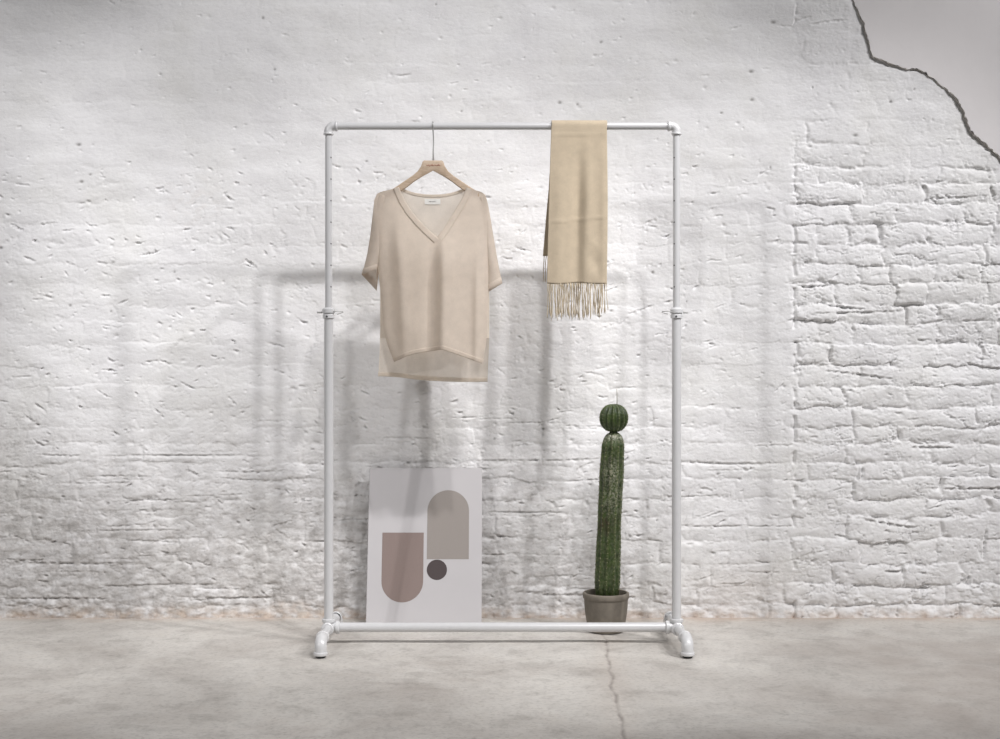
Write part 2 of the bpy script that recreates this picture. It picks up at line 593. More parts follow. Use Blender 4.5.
    sp_ = fbm(X / .022, Z / .012, 57, 4)
    dirt += 0.55 * smooth(.40, .75, sp_) * np.clip(dirt * 1.6, 0, .8)
    dirt += 0.06 * right * smooth(0, .8, nf)
    dirt = np.clip(dirt, 0, 0.85)
    bare = np.clip((1 - smooth(0.0, 0.055 + 0.03 * nd, Z)) * (0.36 + 0.5 * nf) * (0.75 + .25 * sideL), 0, 0.7)
    bare += 0.16 * np.exp(-((X - .92) / .2) ** 2 - ((Z - .11) / .08) ** 2) + 0.10 * np.exp(-((X + 1.15) / .12) ** 2 - ((Z - 1.58) / .1) ** 2) * smooth(-.2, .6, nf)
    bare = np.clip(bare, 0, .85)
    crack = np.clip(crack * (1 - under), 0, .8)

    nx, nz = len(xs), len(zs)
    co = np.stack([X, y, Z], -1).reshape(-1, 3).astype(np.float32)
    idx = np.arange(nx * nz).reshape(nz, nx)
    quads = np.stack([idx[:-1, :-1], idx[:-1, 1:], idx[1:, 1:], idx[1:, :-1]], -1).reshape(-1, 4)
    return mesh_np('wall_back', co, quads, dict(dirt=dirt, bare=bare, crack=crack)), xs, zs, y


def mesh_np(name, co, quads, attrs):
    me = bpy.data.meshes.new(name)
    me.vertices.add(len(co))
    me.vertices.foreach_set('co', co.ravel())
    n = len(quads)
    me.loops.add(n * 4)
    me.loops.foreach_set('vertex_index', quads.astype(np.int32).ravel())
    me.polygons.add(n)
    me.polygons.foreach_set('loop_start', np.arange(0, n * 4, 4, dtype=np.int32))
    me.polygons.foreach_set('use_smooth', np.ones(n, dtype=bool))
    for k, a in attrs.items():
        at = me.attributes.new(k, 'FLOAT', 'POINT')
        at.data.foreach_set('value', np.asarray(a, dtype=np.float32).ravel())
    me.update(calc_edges=True)
    me.validate()
    return me


me, WXS, WZS, WY = wall()
w = link('wall_back', me, None, [mat_wall()])
w['kind'] = 'structure'
w['label'] = 'whitewashed rough brick wall with grime along its foot'

# the sheet of smooth plaster left on the bricks, top right, with a ragged broken edge
bm = bmesh.new()
edge = []
rr = random.Random(5)
for (x0, y0), (x1, y1) in zip(PLASTER, PLASTER[1:]):
    n = max(2, int(math.hypot(x1 - x0, y1 - y0) / 2.2))
    for k in range(n):
        t = k / n
        L = math.hypot(x1 - x0, y1 - y0)
        j = rr.gauss(0, 0.38)
        edge.append((x0 + (x1 - x0) * t - (y1 - y0) / L * j, y0 + (y1 - y0) * t + (x1 - x0) / L * j))
edge += [PLASTER[-1], (1430, -190)]
q = [((px - 500) / 265, CAMZ + (369.5 - py) / 265) for px, py in edge]
cx = sum(a for a, _ in q) / len(q)
levels = []
for k, yy in enumerate((0.012, -0.002, -0.0062, -0.0075)):
    ring = []
    for i, (a, b) in enumerate(q):
        jit = 0 if i >= len(q) - 2 else (rr.gauss(0, .0006) if k in (1, 2) else 0)
        pull = (0.0, 0.0, 0.0006, 0.0022)[k]
        ring.append(bm.verts.new((a + jit + pull * 0.7, yy, b + jit + pull)))
    levels.append(ring)
for A, B in zip(levels, levels[1:]):
    for i in range(len(A)):
        f = bm.faces.new((A[i], A[(i + 1) % len(A)], B[(i + 1) % len(A)], B[i]))
        f.material_index = 1
f = bm.faces.new(levels[-1])
f.material_index = 0
bmesh.ops.triangulate(bm, faces=[f])
pl = obj('wall_back_plaster', bm, [mat_plaster(), mat_plaster_edge()], None, smooth=False)
pl['kind'] = 'structure'
pl['label'] = 'smooth grey white plaster sheet with a ragged broken edge'


def floor():
    xs = np.concatenate([np.linspace(-3.6, .2, 254)[:-1], np.linspace(.2, .45, 101)[:-1], np.linspace(.45, 3.6, 211)])
    ys = np.concatenate([np.linspace(-5.2, -1.7, 60)[:-1], np.linspace(-1.7, 0.06, 236)])
    X, Y = np.meshgrid(xs, ys)
    z = 0.0016 * fbm(X / .5, Y / .5, 70, 4) + 0.0005 * fbm(X / .07, Y / .05, 75, 3) - 0.0022
    # crack running from the flower pot towards the viewer
    xc = np.interp(-Y, [0, .39, .66, 1.0, 1.3, 1.6, 5], [.372, .364, .351, .333, .323, .316, .25]) + 0.010 * perlin(X * 0 + 1.1, Y / .12, 80) + .004 * perlin(X * 0 + 5.1, Y / .03, 81)
    cr = np.exp(-((X - xc) / .0055) ** 2) * (.35 + .65 * smooth(-0.45, .35, perlin(X * 0 + 2.2, Y / .06, 82) + .1))
    z = z - 0.0025 * cr
    cr = cr * 0.75
    dust = (1 - smooth(0.0, 0.085, -Y + 0.03 * fbm(X / .2, Y / .1, 83, 3))) * np.clip(.45 + .5 * fbm(X / .12, Y / .06, 84, 3), 0, .85)
    dust += 0.18 * (1 - smooth(0.0, 0.22, -Y)) * smooth(.1, .7, X)
    dust += 0.14 * np.exp(-((X - xc) / .05) ** 2)
    dust = np.clip(dust, 0, 1)
    brown_tone = smooth(.55, 1.35, X + .35 * fbm(X / .6, Y / .35, 86, 4)) * smooth(.12, .5, -Y + .15 * fbm(X / .4, Y / .2, 87, 3)) * np.clip(.72 + .4 * fbm(X / .16, Y / .16, 88, 4), .1, 1)  # darker brown towards the right and the near left corner, broken by noise
    brown_tone = brown_tone + .35 * smooth(.9, 1.5, -X + .3 * fbm(X / .5, Y / .4, 89, 4)) * smooth(.7, 1.4, -Y)
    nx, nz = len(xs), len(ys)
    co = np.stack([X, Y, z], -1).reshape(-1, 3).astype(np.float32)
    idx = np.arange(nx * nz).reshape(nz, nx)
    quads = np.stack([idx[:-1, :-1], idx[:-1, 1:], idx[1:, 1:], idx[1:, :-1]], -1).reshape(-1, 4)
    return mesh_np('floor', co, quads, dict(dust=dust, crack=cr, brown_tone=brown_tone))


fl = link('floor', floor(), None, [mat_floor()])
fl['kind'] = 'structure'
fl['label'] = 'worn grey concrete floor with a hairline crack'

# ---------------------------------------------------------------- the clothes rack
rack = thing('clothes_rack', 'white pipe clothes rack standing in front of the brick wall', 'clothes rack', (0.0085, RY, 0))
XL, XR = P(328.7, 0).x, P(676.5, 0).x
ZT, ZB = P(0, 126.2).z, P(0, 627.2).z
RU, RL = 0.0122, 0.0158                       # upper and lower post radii
ZC = P(0, 313.5).z                            # collar

bm = bmesh.new()
add_lathe(bm, (XL + .02, RY, ZT), (1, 0, 0), pipe_prof(XR - XL - .04, 0.0125), 40)
autosmooth(obj('top_rail', bm, M['white'], rack))
bm = bmesh.new()
add_lathe(bm, (XL + .022, RY, ZB), (1, 0, 0), pipe_prof(XR - XL - .044, 0.0162), 40)
autosmooth(obj('bottom_rail', bm, M['white'], rack))


def arc(c, a, b, r, n=12):
    """quarter turn: starts at c + r*b heading along a ... ends at c + r*a"""
    c, a, b = Vector(c), Vector(a), Vector(b)
    return [c + b * r * math.cos(PI / 2 * k / n) + a * r * math.sin(PI / 2 * k / n) for k in range(n + 1)]


def ring_prof(L, r, b=0.0018):
    return [(0, r - b), (b * .4, r - b * .4), (b, r), (L - b, r), (L - b * .4, r - b * .4), (L, r - b)]


for side, x in ((1, XL), (-1, XR)):
    # corner elbow at the top: a bead on each mouth
    bm = bmesh.new()
    rb = 0.0185
    c = Vector((x + side * rb, RY, ZT - rb))
    add_sweep(bm, [c + Vector((-side * rb, 0, -.008))] + arc(c, (0, 0, 1), (-side, 0, 0), rb) + [c + Vector((.008 * side, 0, rb))], 0.0155, 28)
    add_lathe(bm, (x + side * (rb + .004), RY, ZT), (side, 0, 0), ring_prof(.008, 0.0180), 32)
    add_lathe(bm, (x, RY, ZT - rb - .004), (0, 0, -1), ring_prof(.008, 0.0180), 32)
    autosmooth(obj('corner_elbow', bm, M['cast'], rack))
    # upper post with its row of pin holes
    bm = bmesh.new()
    add_lathe(bm, (x, RY, ZC - .03), (0, 0, 1), pipe_prof(ZT - rb - ZC + .024, RU), 40)
    a = math.radians(-90 + side * 48)
    dv = Vector((math.cos(a), math.sin(a), 0))
    for k in range(8):
        z = P(0, 158 + k * 21.5).z
        if z > ZC + .03:
            add_lathe(bm, Vector((x, RY, z)) + dv * (RU - .002), dv, [(0, .0026), (.0022, .0026)], 12, 1)
    up = autosmooth(obj('upper_post', bm, [M['white'], M['hole']], rack))
    # lower post
    bm = bmesh.new()
    add_lathe(bm, (x, RY, ZB + .012), (0, 0, 1), pipe_prof(ZC - .012 - ZB - .012, RL), 40)
    autosmooth(obj('lower_post', bm, M['white'], rack))
    # clamp collar: flange above, ring below, dark slot and grub screw
    bm = bmesh.new()
    add_lathe(bm, (x, RY, ZC - .0175), (0, 0, 1), [(0, .0165), (.0015, .0205), (.012, .0205), (.0135, .0185), (.016, .0178), (.0185, .0185),
                                                   (.0195, .0222), (.031, .0222), (.034, .0200), (.0375, .0150)], 40)
    add_lathe(bm, (x - .004, RY - .0195, ZC - .011), (0, -1, 0), [(0, .0035), (.0016, .0035)], 16, 1)
    col_ = autosmooth(obj('collar', bm, [M['cast'], M['hole']], rack), 35)
    # sprung locking pin through the collar
    zp = P(0, 311.8).z
    bm = bmesh.new()
    add_lathe(bm, (x - side * .040, RY, zp - .002), (side, 0, 0), [(0, .0022), (.001, .0034), (.018, .0034), (.019, .0018), (.06, .0018)], 14)
    add_sweep(bm, [(x + side * .016, RY - .014, zp), (x + side * .030, RY - .012, zp + .0015), (x + side * .047, RY - .004, zp + .001), (x + side * .050, RY, zp - .001),
                   (x + side * .045, RY + .004, zp - .003), (x + side * .028, RY + .010, zp - .008)], .0014, 8)
    obj('locking_pin', bm, M['steel'], col_)
    # four-way fitting under the post
    bm = bmesh.new()
    rf = 0.0190
    add_lathe(bm, (x, RY, ZB - .012), (0, 0, 1), [(0, .010), (.004, rf), (.026, rf), (.030, rf), (.031, .0232), (.040, .0232), (.042, .021)], 36)
    add_lathe(bm, (x, RY, ZB), (side, 0, 0), [(0, rf), (.024, rf), (.025, .0225), (.036, .0225), (.038, .020)], 36)
    add_lathe(bm, (x, RY - .040, ZB), (0, 1, 0), [(0, .019), (.002, .0218), (.012, .0218), (.014, rf), (.066, rf), (.068, .0218), (.078, .0218), (.080, .019)], 36)
    autosmooth(obj('cross_fitting', bm, M['cast'], rack), 35)
    # front and rear feet, each a short pipe and a down-turned elbow
    for fs in (-1, 1):
        sl = Vector((0.030 if side < 0 and fs < 0 else 0.012, fs, 0)).normalized()
        s0 = Vector((x, RY, ZB)) + sl * .030
        Lp = 0.140
        bm = bmesh.new()
        add_lathe(bm, s0, sl, pipe_prof(Lp, 0.0158), 32)
        leg = autosmooth(obj('leg', bm, M['white'], rack))
        e0 = s0 + sl * (Lp - .012)
        bm = bmesh.new()
        rb = 0.030
        c = e0 + sl * .024 + Vector((0, 0, -rb))
        pts = [e0, e0 + sl * .012] + arc(c, sl, (0, 0, 1), rb)
        endp = pts[-1]
        zend = 0.0055
        add_sweep(bm, pts + [Vector((endp.x, endp.y, zend + .004))], [.0205] * 2 + [.0200] * 13 + [.0200], 28)
        add_lathe(bm, e0, sl, ring_prof(.010, .0222), 32)
        add_lathe(bm, (endp.x, endp.y, zend), (0, 0, 1), ring_prof(.012, .0232), 32)
        el = autosmooth(obj('foot_elbow', bm, M['cast'], leg))
        bm = bmesh.new()
        add_lathe(bm, (endp.x, endp.y, 0.0), (0, 0, 1), [(0, .0150), (.001, .0165), (.0105, .0165)], 28)
        obj('rubber_pad', bm, M['rubber'], leg)

# ---------------------------------------------------------------- the hanger
hg = thing('coat_hanger', 'pale wooden coat hanger with metal hook hanging on the top rail', 'hanger', P(433, 187))
HY = RY
# outline of one half (from the middle outwards along the top, back along the underside)
up_l = [(433, 160.6), (424.2, 160.6), (422.6, 161.8), (421.0, 166.5), (417.6, 171.5), (412.5, 175.8), (406, 180.2), (399.6, 184.6), (393.5, 188.6), (389, 191.4), (386.5, 193.2)]
dn_l = [(433, 170.6), (426.5, 174.2), (424.6, 175.2), (421.5, 177.0), (418.0, 179.2), (413.5, 182.2), (408.5, 186.2), (403, 190.2), (395.5, 194.6), (390.0, 196.6), (387.0, 197.4)]
bm = bmesh.new()
th = 0.0052
half = []
for s in (-1, 1):
    rows = []
    for (a, b), (c_, d) in zip(up_l, dn_l):
        ax, cx_ = (a, c_) if s < 0 else (866 - a, 866 - c_)
        A, B = P(ax, b, HY), P(cx_, d, HY)
        N = Vector((0, 1, 0))
        m_ = (A - B) * 0.12
        bow = 0.0012 * (abs(ax - 433) / 52) ** 2         # the arms sweep forward a little
        o_ = Vector((0, -bow, 0))
        loop = [A + o_ - N * th * .55, A - m_ + o_ - N * th, B + m_ + o_ - N * th, B + o_ - N * th * .55,
                B + o_ + N * th * .55, B + m_ + o_ + N * th, A - m_ + o_ + N * th, A + o_ + N * th * .55]
        rows.append(loop)
    vs = add_grid(bm, rows, closed=True)
    bm.faces.new(vs[-1])
bmesh.ops.remove_doubles(bm, verts=bm.verts, dist=1e-5)
autosmooth(obj('hanger_body', bm, M['wood'], hg), 35)
bm = bmesh.new()
wr = 0.0022
rh = 0.0125 + wr + 0.0004
x0 = P(433.2, 0).x
stem = [Vector((x0, RY, P(0, 161.5).z)), Vector((x0, RY, P(0, 152).z)), Vector((x0 + .0012, RY, P(0, 143).z)), Vector((x0 + .001, RY - .002, P(0, 137).z)), Vector((x0, RY - .009, ZT - .017))]
for k in range(0, 15):
    a = math.radians(200 - k * 14.5)
    stem.append(Vector((x0 - .0006, RY + rh * math.cos(a), ZT + rh * math.sin(a))))
add_sweep(bm, stem, wr, 12)
add_lathe(bm, (x0, RY, P(0, 161.6).z), (0, 0, 1), [(0, .0032), (.003, .0030), (.0045, .0018)], 16)
obj('hook', bm, M['steel'], hg)
# small stamped wordmark, too small to read
bm = bmesh.new()
rr = random.Random(2)
xx = 426.4
while xx < 439.4:
    wv = rr.uniform(.7, 1.2)
    zz = 165.6 + rr.uniform(-.15, .15)
    hgt = rr.choice([1.0, 1.0, 1.7])
    pts = [P(xx + wv * t, zz - hgt * math.sin(t * PI) * (1 if rr.random() < .8 else -.5), HY - th - .0003) for t in (0, .25, .5, .75, 1)]
    add_sweep(bm, pts, .0007, 5)
    xx += wv + .25
obj('stamped_mark', bm, M['print'], hg)

# ---------------------------------------------------------------- the knit top
top = thing('knit_top', 'beige v neck short sleeved knit top draped on the wooden hanger', 'top', P(433, 381))

VL = [(399, 186.8), (401, 192), (404.5, 200), (411, 210.5), (420, 221), (429, 230), (437, 237.2)]
VR = [(437, 237.2), (444, 228), (451, 216.5), (457.5, 206), (462.5, 197), (465, 191), (466.5, 187.2)]
SHL = [(375, 200), (376, 196), (378.5, 193), (383, 191.3), (390, 189.6), (399, 186.8)]
SHR = [(466.5, 187.2), (474, 189.8), (480, 191.6), (483.5, 193.2), (485.6, 196.5), (486.5, 200)]
FL = [(196, 374.5), (215, 373), (235, 373.8), (255, 376), (270, 378.3), (290, 380.5), (310, 382.2), (330, 383.6), (345, 387.4), (362, 394)]
FR = [(196, 486.5), (215, 487.6), (250, 488.4), (300, 488.6), (335, 487), (350, 485), (364, 482.2)]
BL = [(196, 374.5), (215, 373), (250, 376), (290, 380.2), (330, 380.2), (352, 379.6), (377, 378.2)]
BR = [(196, 486.5), (215, 487.6), (250, 488.4), (300, 489.4), (340, 489.2), (382, 487.4)]
HEMF = [(394, 362), (399, 360), (406, 356.6), (414, 354.2), (424, 352.2), (434, 350.8), (442, 349.6), (449, 351.8), (457, 354.6), (468, 358.6), (482.2, 363.6)]
HEMB = [(378, 376.2), (390, 376.6), (402, 377.6), (414, 379.4), (428, 380.6), (444, 381.4), (462, 382), (487.6, 381.8)]
NKB = [(399, 186.8), (403, 188.4), (408, 190.6), (415, 192.8), (424, 194.2), (433, 194.6), (443, 194.2), (451, 192.8), (458, 190.6), (463, 188.6), (466.5, 187.2)]
COLS = sorted(set(list(np.linspace(375, 399, 15)) + list(np.linspace(399, 437.2, 25)) + list(np.linspace(437.2, 466.5, 21)) + list(np.linspace(466.5, 486.5, 13))))


def gauss(x, c, w_):
    return math.exp(-((x - c) / w_) ** 2)


def front_off(px, py):
    """depth of the front panel ahead of the hanger's plane, with its hanging folds (metres)"""
    L, R = itp(py, FL), itp(py, FR)
    s = (2 * px - L - R) / (R - L)
    s = max(-1, min(1, s))
    r = sstep(186, 262, py)
    base = 0.0085 + 0.030 * r * max(0, 1 - s * s) ** .55 + .010 * r
    fold = 0
    g = sstep(222, 275, py)
    c0 = 440.5 - (py - 240) * .012

    def drape(c, wl, wr):
        return 1 / (1 + math.exp(-(px - c) / wl)) * math.exp(-max(px - c, 0) / wr)
    fold += g * (.046 * drape(c0, 2.3, 16) - .006 * gauss(px, c0 - 8, 5) + .004 * gauss(px, c0 - 20, 9))
    g = sstep(200, 265, py) * (1 - .5 * sstep(320, 350, py))
    c1 = 394.5 + (py - 210) * .055
    fold += g * (.030 * drape(c1, 2.4, 12) - .003 * gauss(px, c1 - 8, 5))
    fold += 0.022 * sstep(235, 300, py) * drape(475.5 - (py - 280) * .01, 1.8, 8)
    fold += 0.0010 * math.sin(py * .09 + px * .05) * r
    # the knit sinks against the hanger's arm at the shoulders
    fold -= 0.004 * gauss(px, 380, 7) * gauss(py, 197, 8) + .004 * gauss(px, 480, 7) * gauss(py, 197, 8)
    edge = (1 - abs(s)) / .10
    return base + fold * min(1, max(.15, edge))


def back_off(px, py):
    L, R = itp(py, BL), itp(py, BR)
    s = max(-1, min(1, (2 * px - L - R) / (R - L)))
    r = sstep(186, 262, py)
    g = sstep(260, 370, py)
    return 0.0085 + 0.022 * r * max(0, 1 - s * s) ** .55 + g * (.006 * math.sin(px * .19) + .005 * math.sin(px * .093 + 1))


def panel(topf, botf, Lt, Rt, off, sign, n=96, warp=0.0):
    rows = []
    for k in range(n + 1):
        t = k / n
        row_ = []
        for c_ in COLS:
            s = (c_ - 375) / (486.5 - 375)
            y0 = topf(c_)
            xb = itp(370, Lt) + s * (itp(370, Rt) - itp(370, Lt))
            y1 = botf(xb)
            py = y0 + (y1 - y0) * t
            # blend from the straight neckline grid to the body's outline
            xo = itp(py, Lt) + s * (itp(py, Rt) - itp(py, Lt))
            px = c_ + (xo - c_) * sstep(196, 262, py) if 399 <= c_ <= 466.5 else xo
            if py < 200:
                px = c_ + (xo - c_) * sstep(188, 200, py)
            row_.append(P(px, py, RY + sign * off(px, py)))
        rows.append(row_)
    return rows


topF = SHL[:-1] + VL + VR[1:] + SHR[1:]
topB = SHL[:-1] + NKB + SHR[1:]
bm = bmesh.new()
add_grid(bm, panel(lambda x: itp(x, topF), lambda x: itp(x, HEMF), FL, FR, front_off, -1))
obj('front_panel', bm, M['knit'], top)
bm = bmesh.new()
add_grid(bm, panel(lambda x: itp(x, topB), lambda x: itp(x, HEMB), BL, BR, back_off, 1))
# shoulder and side seams join the panels down to the side slits
for tab in (SHL, SHR):
    add_grid(bm, [[P(x, y, RY + e * .0085) for x, y in tab] for e in (-1, -.3, .3, 1)])
for L, LB in ((FL, BL), (FR, BR)):
    ys_ = np.linspace(199, 338, 40)
    rws = []
    for e in (0, .33, .67, 1):
        rws.append([P(itp(y, L) * (1 - e) + itp(y, LB) * e, y,
                      RY - front_off(itp(y, L), y) * (1 - e) + back_off(itp(y, LB), y) * e) for y in ys_])
    add_grid(bm, rws)
obj('back_panel', bm, M['inner'], top)


def dens(tab, n):
    pts = [Vector(p) for p in tab]
    d = [0]
    for a, b in zip(pts, pts[1:]):
        d.append(d[-1] + (b - a).length)
    out = []
    for k in range(n + 1):
        t = d[-1] * k / n
        out.append((float(np.interp(t, d, [p.x for p in pts])), float(np.interp(t, d, [p.y for p in pts]))))
    return out


def band(tab, width, direction, off, sign, lift, n=48, thick=.0012):
    """a strip of knit along a line of the garment, stitched on the panel"""
    pts = dens(tab, n)
    rows = []
    for j, w_ in enumerate((0, 0, .25, .5, .75, 1, 1)):
        r_ = []
        for i, (x, y) in enumerate(pts):
            a, b = pts[max(i - 1, 0)], pts[min(i + 1, n)]
            tx, ty = b[0] - a[0], b[1] - a[1]
            L = math.hypot(tx, ty)
            nx_, ny_ = -ty / L * direction, tx / L * direction
            px, py = x + nx_ * width * w_, y + ny_ * width * w_
            l_ = lift if 0 < j < 6 else 0
            r_.append(P(px, py, RY + sign * (off(px, py) + (l_ if sign < 0 else -l_))))
        rows.append(r_)
    bm_ = bmesh.new()
    add_grid(bm_, rows)
    return bm_


nb = band(VL + [(438.6, 239.0)], 6.2, 1, front_off, -1, .0016)
b2 = band(VR, 6.2, 1, front_off, -1, .0010)
me_ = bpy.data.meshes.new('tmp')
b2.to_mesh(me_)
nb.from_mesh(me_)
b2.free()
bpy.data.meshes.remove(me_)
obj('neckband', nb, M['rib'], top)
obj('back_neckband', band(NKB, 3.0, 1, back_off, 1, .0012), M['inner'], top)
obj('front_hem', band(HEMF, 4.2, -1, front_off, -1, .0022), M['knit'], top)
obj('back_hem', band(HEMB, 4.2, -1, back_off, 1, .0022), M['inner'], top)

# sleeves: flattened tubes falling from the dropped shoulder
SLO = [(193.2, 379.0), (196, 376), (206, 374), (220, 371.9), (240, 369.2), (258, 365.6), (274, 361.8)]
sleeves = [
    dict(o=[(377, 193.5), (374.2, 200), (372.6, 215), (370.2, 236), (367.2, 254), (364.2, 266), (361.8, 274.5)],
         i=[(386, 196), (385, 206), (384, 222), (382, 242), (379.5, 262), (377.6, 272), (376.4, 280)], tip=10.5, b=.020),
    dict(o=[(485, 194), (487.6, 202), (490.2, 216), (493.8, 238), (497.4, 259), (500, 272), (502.2, 283.5)],
         i=[(479, 198), (481, 210), (484, 226), (486.2, 248), (487.6, 270), (488.2, 282), (488.8, 290.5)], tip=-1.2, b=.016),
]
for S in sleeves:
    O_, I_ = dens(S['o'], 26), dens(S['i'], 26)
    rows = []
    hem = []
    for k in range(27):
        t = k / 26
        ring = []
        op = sstep(.62, 1, t)
        for j in range(28):
            if j < 12:
                e, sg = j / 12, 1.0
            elif j < 16:
                e, sg = 1.0, 1 - 2 * (j - 12) / 4
            else:
                e, sg = (28 - j) / 12, -1.0
            x = O_[k][0] * (1 - e) + I_[k][0] * e
            y = O_[k][1] * (1 - e) + I_[k][1] * e
            y -= S['tip'] * sg * e * op                # the near lip of the cuff rides up
            lens = math.sin(PI * min(1, e * .80)) ** .7 if 0 < e else 0
            dep = S['b'] * (.45 + .75 * t) * sg * lens * (1 + .10 * math.sin(t * 9 + e * 3))
            lead = .008 * sstep(.0, .5, t)
            ring.append(P(x, y, RY - lead - dep))
        rows.append(ring)
    bm = bmesh.new()
    add_grid(bm, rows, closed=True)
    sl_ = obj('sleeve', bm, M['knit'], top)
    bm = bmesh.new()
    cen = sum((v for v in rows[-1]), Vector()) / 28
    cb = []
    for src, sc in ((26, 1.0), (26, 1.035), (25, 1.035), (24, 1.03), (24, 1.0)):
        c2 = sum((v for v in rows[src]), Vector()) / 28
        cb.append([c2 + (v - c2) * sc for v in rows[src]])
    add_grid(bm, cb, closed=True)
    obj('cuff', bm, M['knit'], sl_)

# woven neck label inside the back of the neck
bm = bmesh.new()
rows = []
for y in (199, 200.3, 201.6, 202.9, 204.2):
    rows.append([P(x, y, RY + back_off(x, y) - .0032) for x in np.linspace(424.6, 440.4, 9)])
add_grid(bm, rows)
ln = [(429 + k * .95, 201.6) for k in range(7)]
for x, y in ln:
    add_sweep(bm, [P(x, y + .35, RY + back_off(x, y) - .0036), P(x + .3, y - .45, RY + back_off(x, y) - .0036), P(x + .65, y + .3, RY + back_off(x, y) - .0036)], .00055, 5, 1)
obj('neck_label', bm, [M['labelcloth'], M['grey']], top)

# ---------------------------------------------------------------- the scarf
sf = thing('scarf', 'sand coloured fringed wool scarf folded over the top rail', 'scarf', P(577, 283))
SFL = [(120, 551.6), (140, 550.8), (170, 549.8), (200, 549.0), (240, 547.8), (284, 547.0)]
SFR = [(120, 606.8), (160, 607.3), (200, 607.6), (240, 607.4), (284, 606.8)]
SBL = [(120, 551.6), (160, 550.4), (190, 548.6), (220, 545.8), (257, 542.8)]
SBR = [(120, 606.8), (200, 606), (257, 604)]
ZBF, ZBB = 283.5, 256.0
ro = 0.0125 + .0042


def scarf_front(u, py):
    x = itp(py, SFL) * (1 - u) + itp(py, SFR) * u
    r = sstep(124, 200, py)
    d = ro + .0015 + .004 * r
    d += r * (.0055 * gauss(u, .18, .13) - .0100 * gauss(u, .50, .10) + .006 * gauss(u, .66, .10) + .003 * gauss(u, .93, .06))
    # pressed creases
    for c_, a in ((134.5 - (u - .5) * 2.0, .0012), (219.5 - (u - .5) * 6.0, .0015)):
        d += a * 1.5 * gauss(py, c_, .9)
    d += .0022 * math.sin(u * 7 + py * .045) * r * sstep(.45, .7, u)
    d += .0020 * gauss(u, .78, .12) * math.sin(py * .19 - u * 9) * sstep(225, 245, py)
    return x, d


rows = []
NU = 72
for k in range(0, 40):                              # back panel, bottom to top
    py = ZBB - (ZBB - 127) * k / 39
    r_ = []
    for i in range(NU + 1):
        u = i / NU
        x = itp(py, SBL) * (1 - u) + itp(py, SBR) * u
        d = ro + .002 + sstep(127, 210, py) * (.004 + .006 * math.sin(u * 8) ** 2)
        r_.append(P(x, py, RY + d))
    rows.append(r_)
for k in range(0, 13):                              # over the rail
    a = PI * k / 12
    r_ = []
    for i in range(NU + 1):
        u = i / NU
        x = itp(122, SFL) * (1 - u) + itp(122, SFR) * u
        rw = ro + .0016
        p = P(x, 126.2, RY)
        r_.append(Vector((p.x, RY + rw * math.cos(a), ZT + rw * math.sin(a))))
    rows.append(r_)
for k in range(0, 84):                              # front panel
    py = 127.2 + (ZBF - 127.2) * k / 83
    r_ = []
    for i in range(NU + 1):
        u = i / NU
        x, d = scarf_front(u, py)
        r_.append(P(x, py + .6 * math.sin(u * 9) * sstep(260, 284, py), RY - d))
    rows.append(r_)
bm = bmesh.new()
add_grid(bm, rows)
cl = obj('scarf_cloth', bm, M['wool'], sf)
so = cl.modifiers.new('thickness', 'SOLIDIFY')
so.thickness = .0034
so.offset = 0
# inner fold of the doubled cloth, showing along the lower edge
bm = bmesh.new()
rows = []
for k in range(0, 60):
    py = 140 + (281.5 - 140) * k / 59
    rows.append([P(scarf_front(u, py)[0], py + 1.2 * math.sin(u * 7), RY - scarf_front(u, py)[1] + .0060) for u in np.linspace(.03, .985, 40)])
add_grid(bm, rows)
il = obj('inner_fold', bm, M['wool'], sf)
so = il.modifiers.new('thickness', 'SOLIDIFY')
so.thickness = .0024
so.offset = 0


def strand(x, y0, L, Y, rnd, r=.00125):
    bm_ = bmesh.new()
    pts, rad = [], []
    ph, am, dr = rnd.uniform(0, 6), rnd.uniform(.15, .55), rnd.uniform(-1.6, 1.6)
    for k in range(11):
        t = k / 10
        pts.append(P(x + dr * t + am * math.sin(t * 6 + ph), y0 - .8 + (L + .8) * t, Y + .003 * math.sin(t * 4 + ph) * t))
        rad.append(r * (1.35 if k == 0 else 1.0) * (1 + .25 * math.sin(t * 40 + ph)) * (1 if k < 9 else 1.25 if k == 9 else .5))
    add_sweep(bm_, pts, rad, 6)
    return bm_


rnd = random.Random(11)
for k in range(44):
    u = (k + .5) / 44 + rnd.uniform(-.007, .007)
    x, d = scarf_front(u, 283)
    L = rnd.uniform(31, 37) if u < .76 else rnd.uniform(25, 33)
    obj('tassel', strand(x, 283.6, L, RY - d, rnd, .00135), M['yarn'], sf)
for k in range(34):
    u = .03 + .94 * (k + .5) / 34 + rnd.uniform(-.009, .009)
    x, d = scarf_front(u, 282)
    obj('tassel', strand(x, 282, rnd.uniform(30, 37), RY - d + .0062, rnd, .0012), M['yarn'], sf)
for k in range(20):
    u = (k + .5) / 20 if k > 3 else (k + .4) / 26
    x = itp(ZBB, SBL) * (1 - u) + itp(ZBB, SBR) * u
    obj('tassel', strand(x, ZBB, rnd.uniform(25, 29), RY + ro + .006 + .006 * math.sin(u * 8) ** 2, rnd, .0014), M['yarn'], sf)

# ---------------------------------------------------------------- the art print
bd = thing('art_print', 'pale grey abstract print board with arch shapes leaning on the wall', 'art print', (0, 0, 0))
W_, T_ = 0.421, 0.012
bot = Vector((P(423.7, 0, -.17).x, -.17, 0.0))
ytop = -.042
topz = P(0, 468.2, ytop).z
H_ = math.hypot(topz, ytop - bot.y)
ang = math.atan2(ytop - bot.y, topz)
upv = Vector((0, math.sin(ang), math.cos(ang)))
nrm = Vector((0, -math.cos(ang), math.sin(ang)))
rgt = Vector((1, 0, 0))
bd.location = bot


def B(a, b, c):                                   # board coordinates: across, up, out
    return bot + rgt * a + upv * b + nrm * c


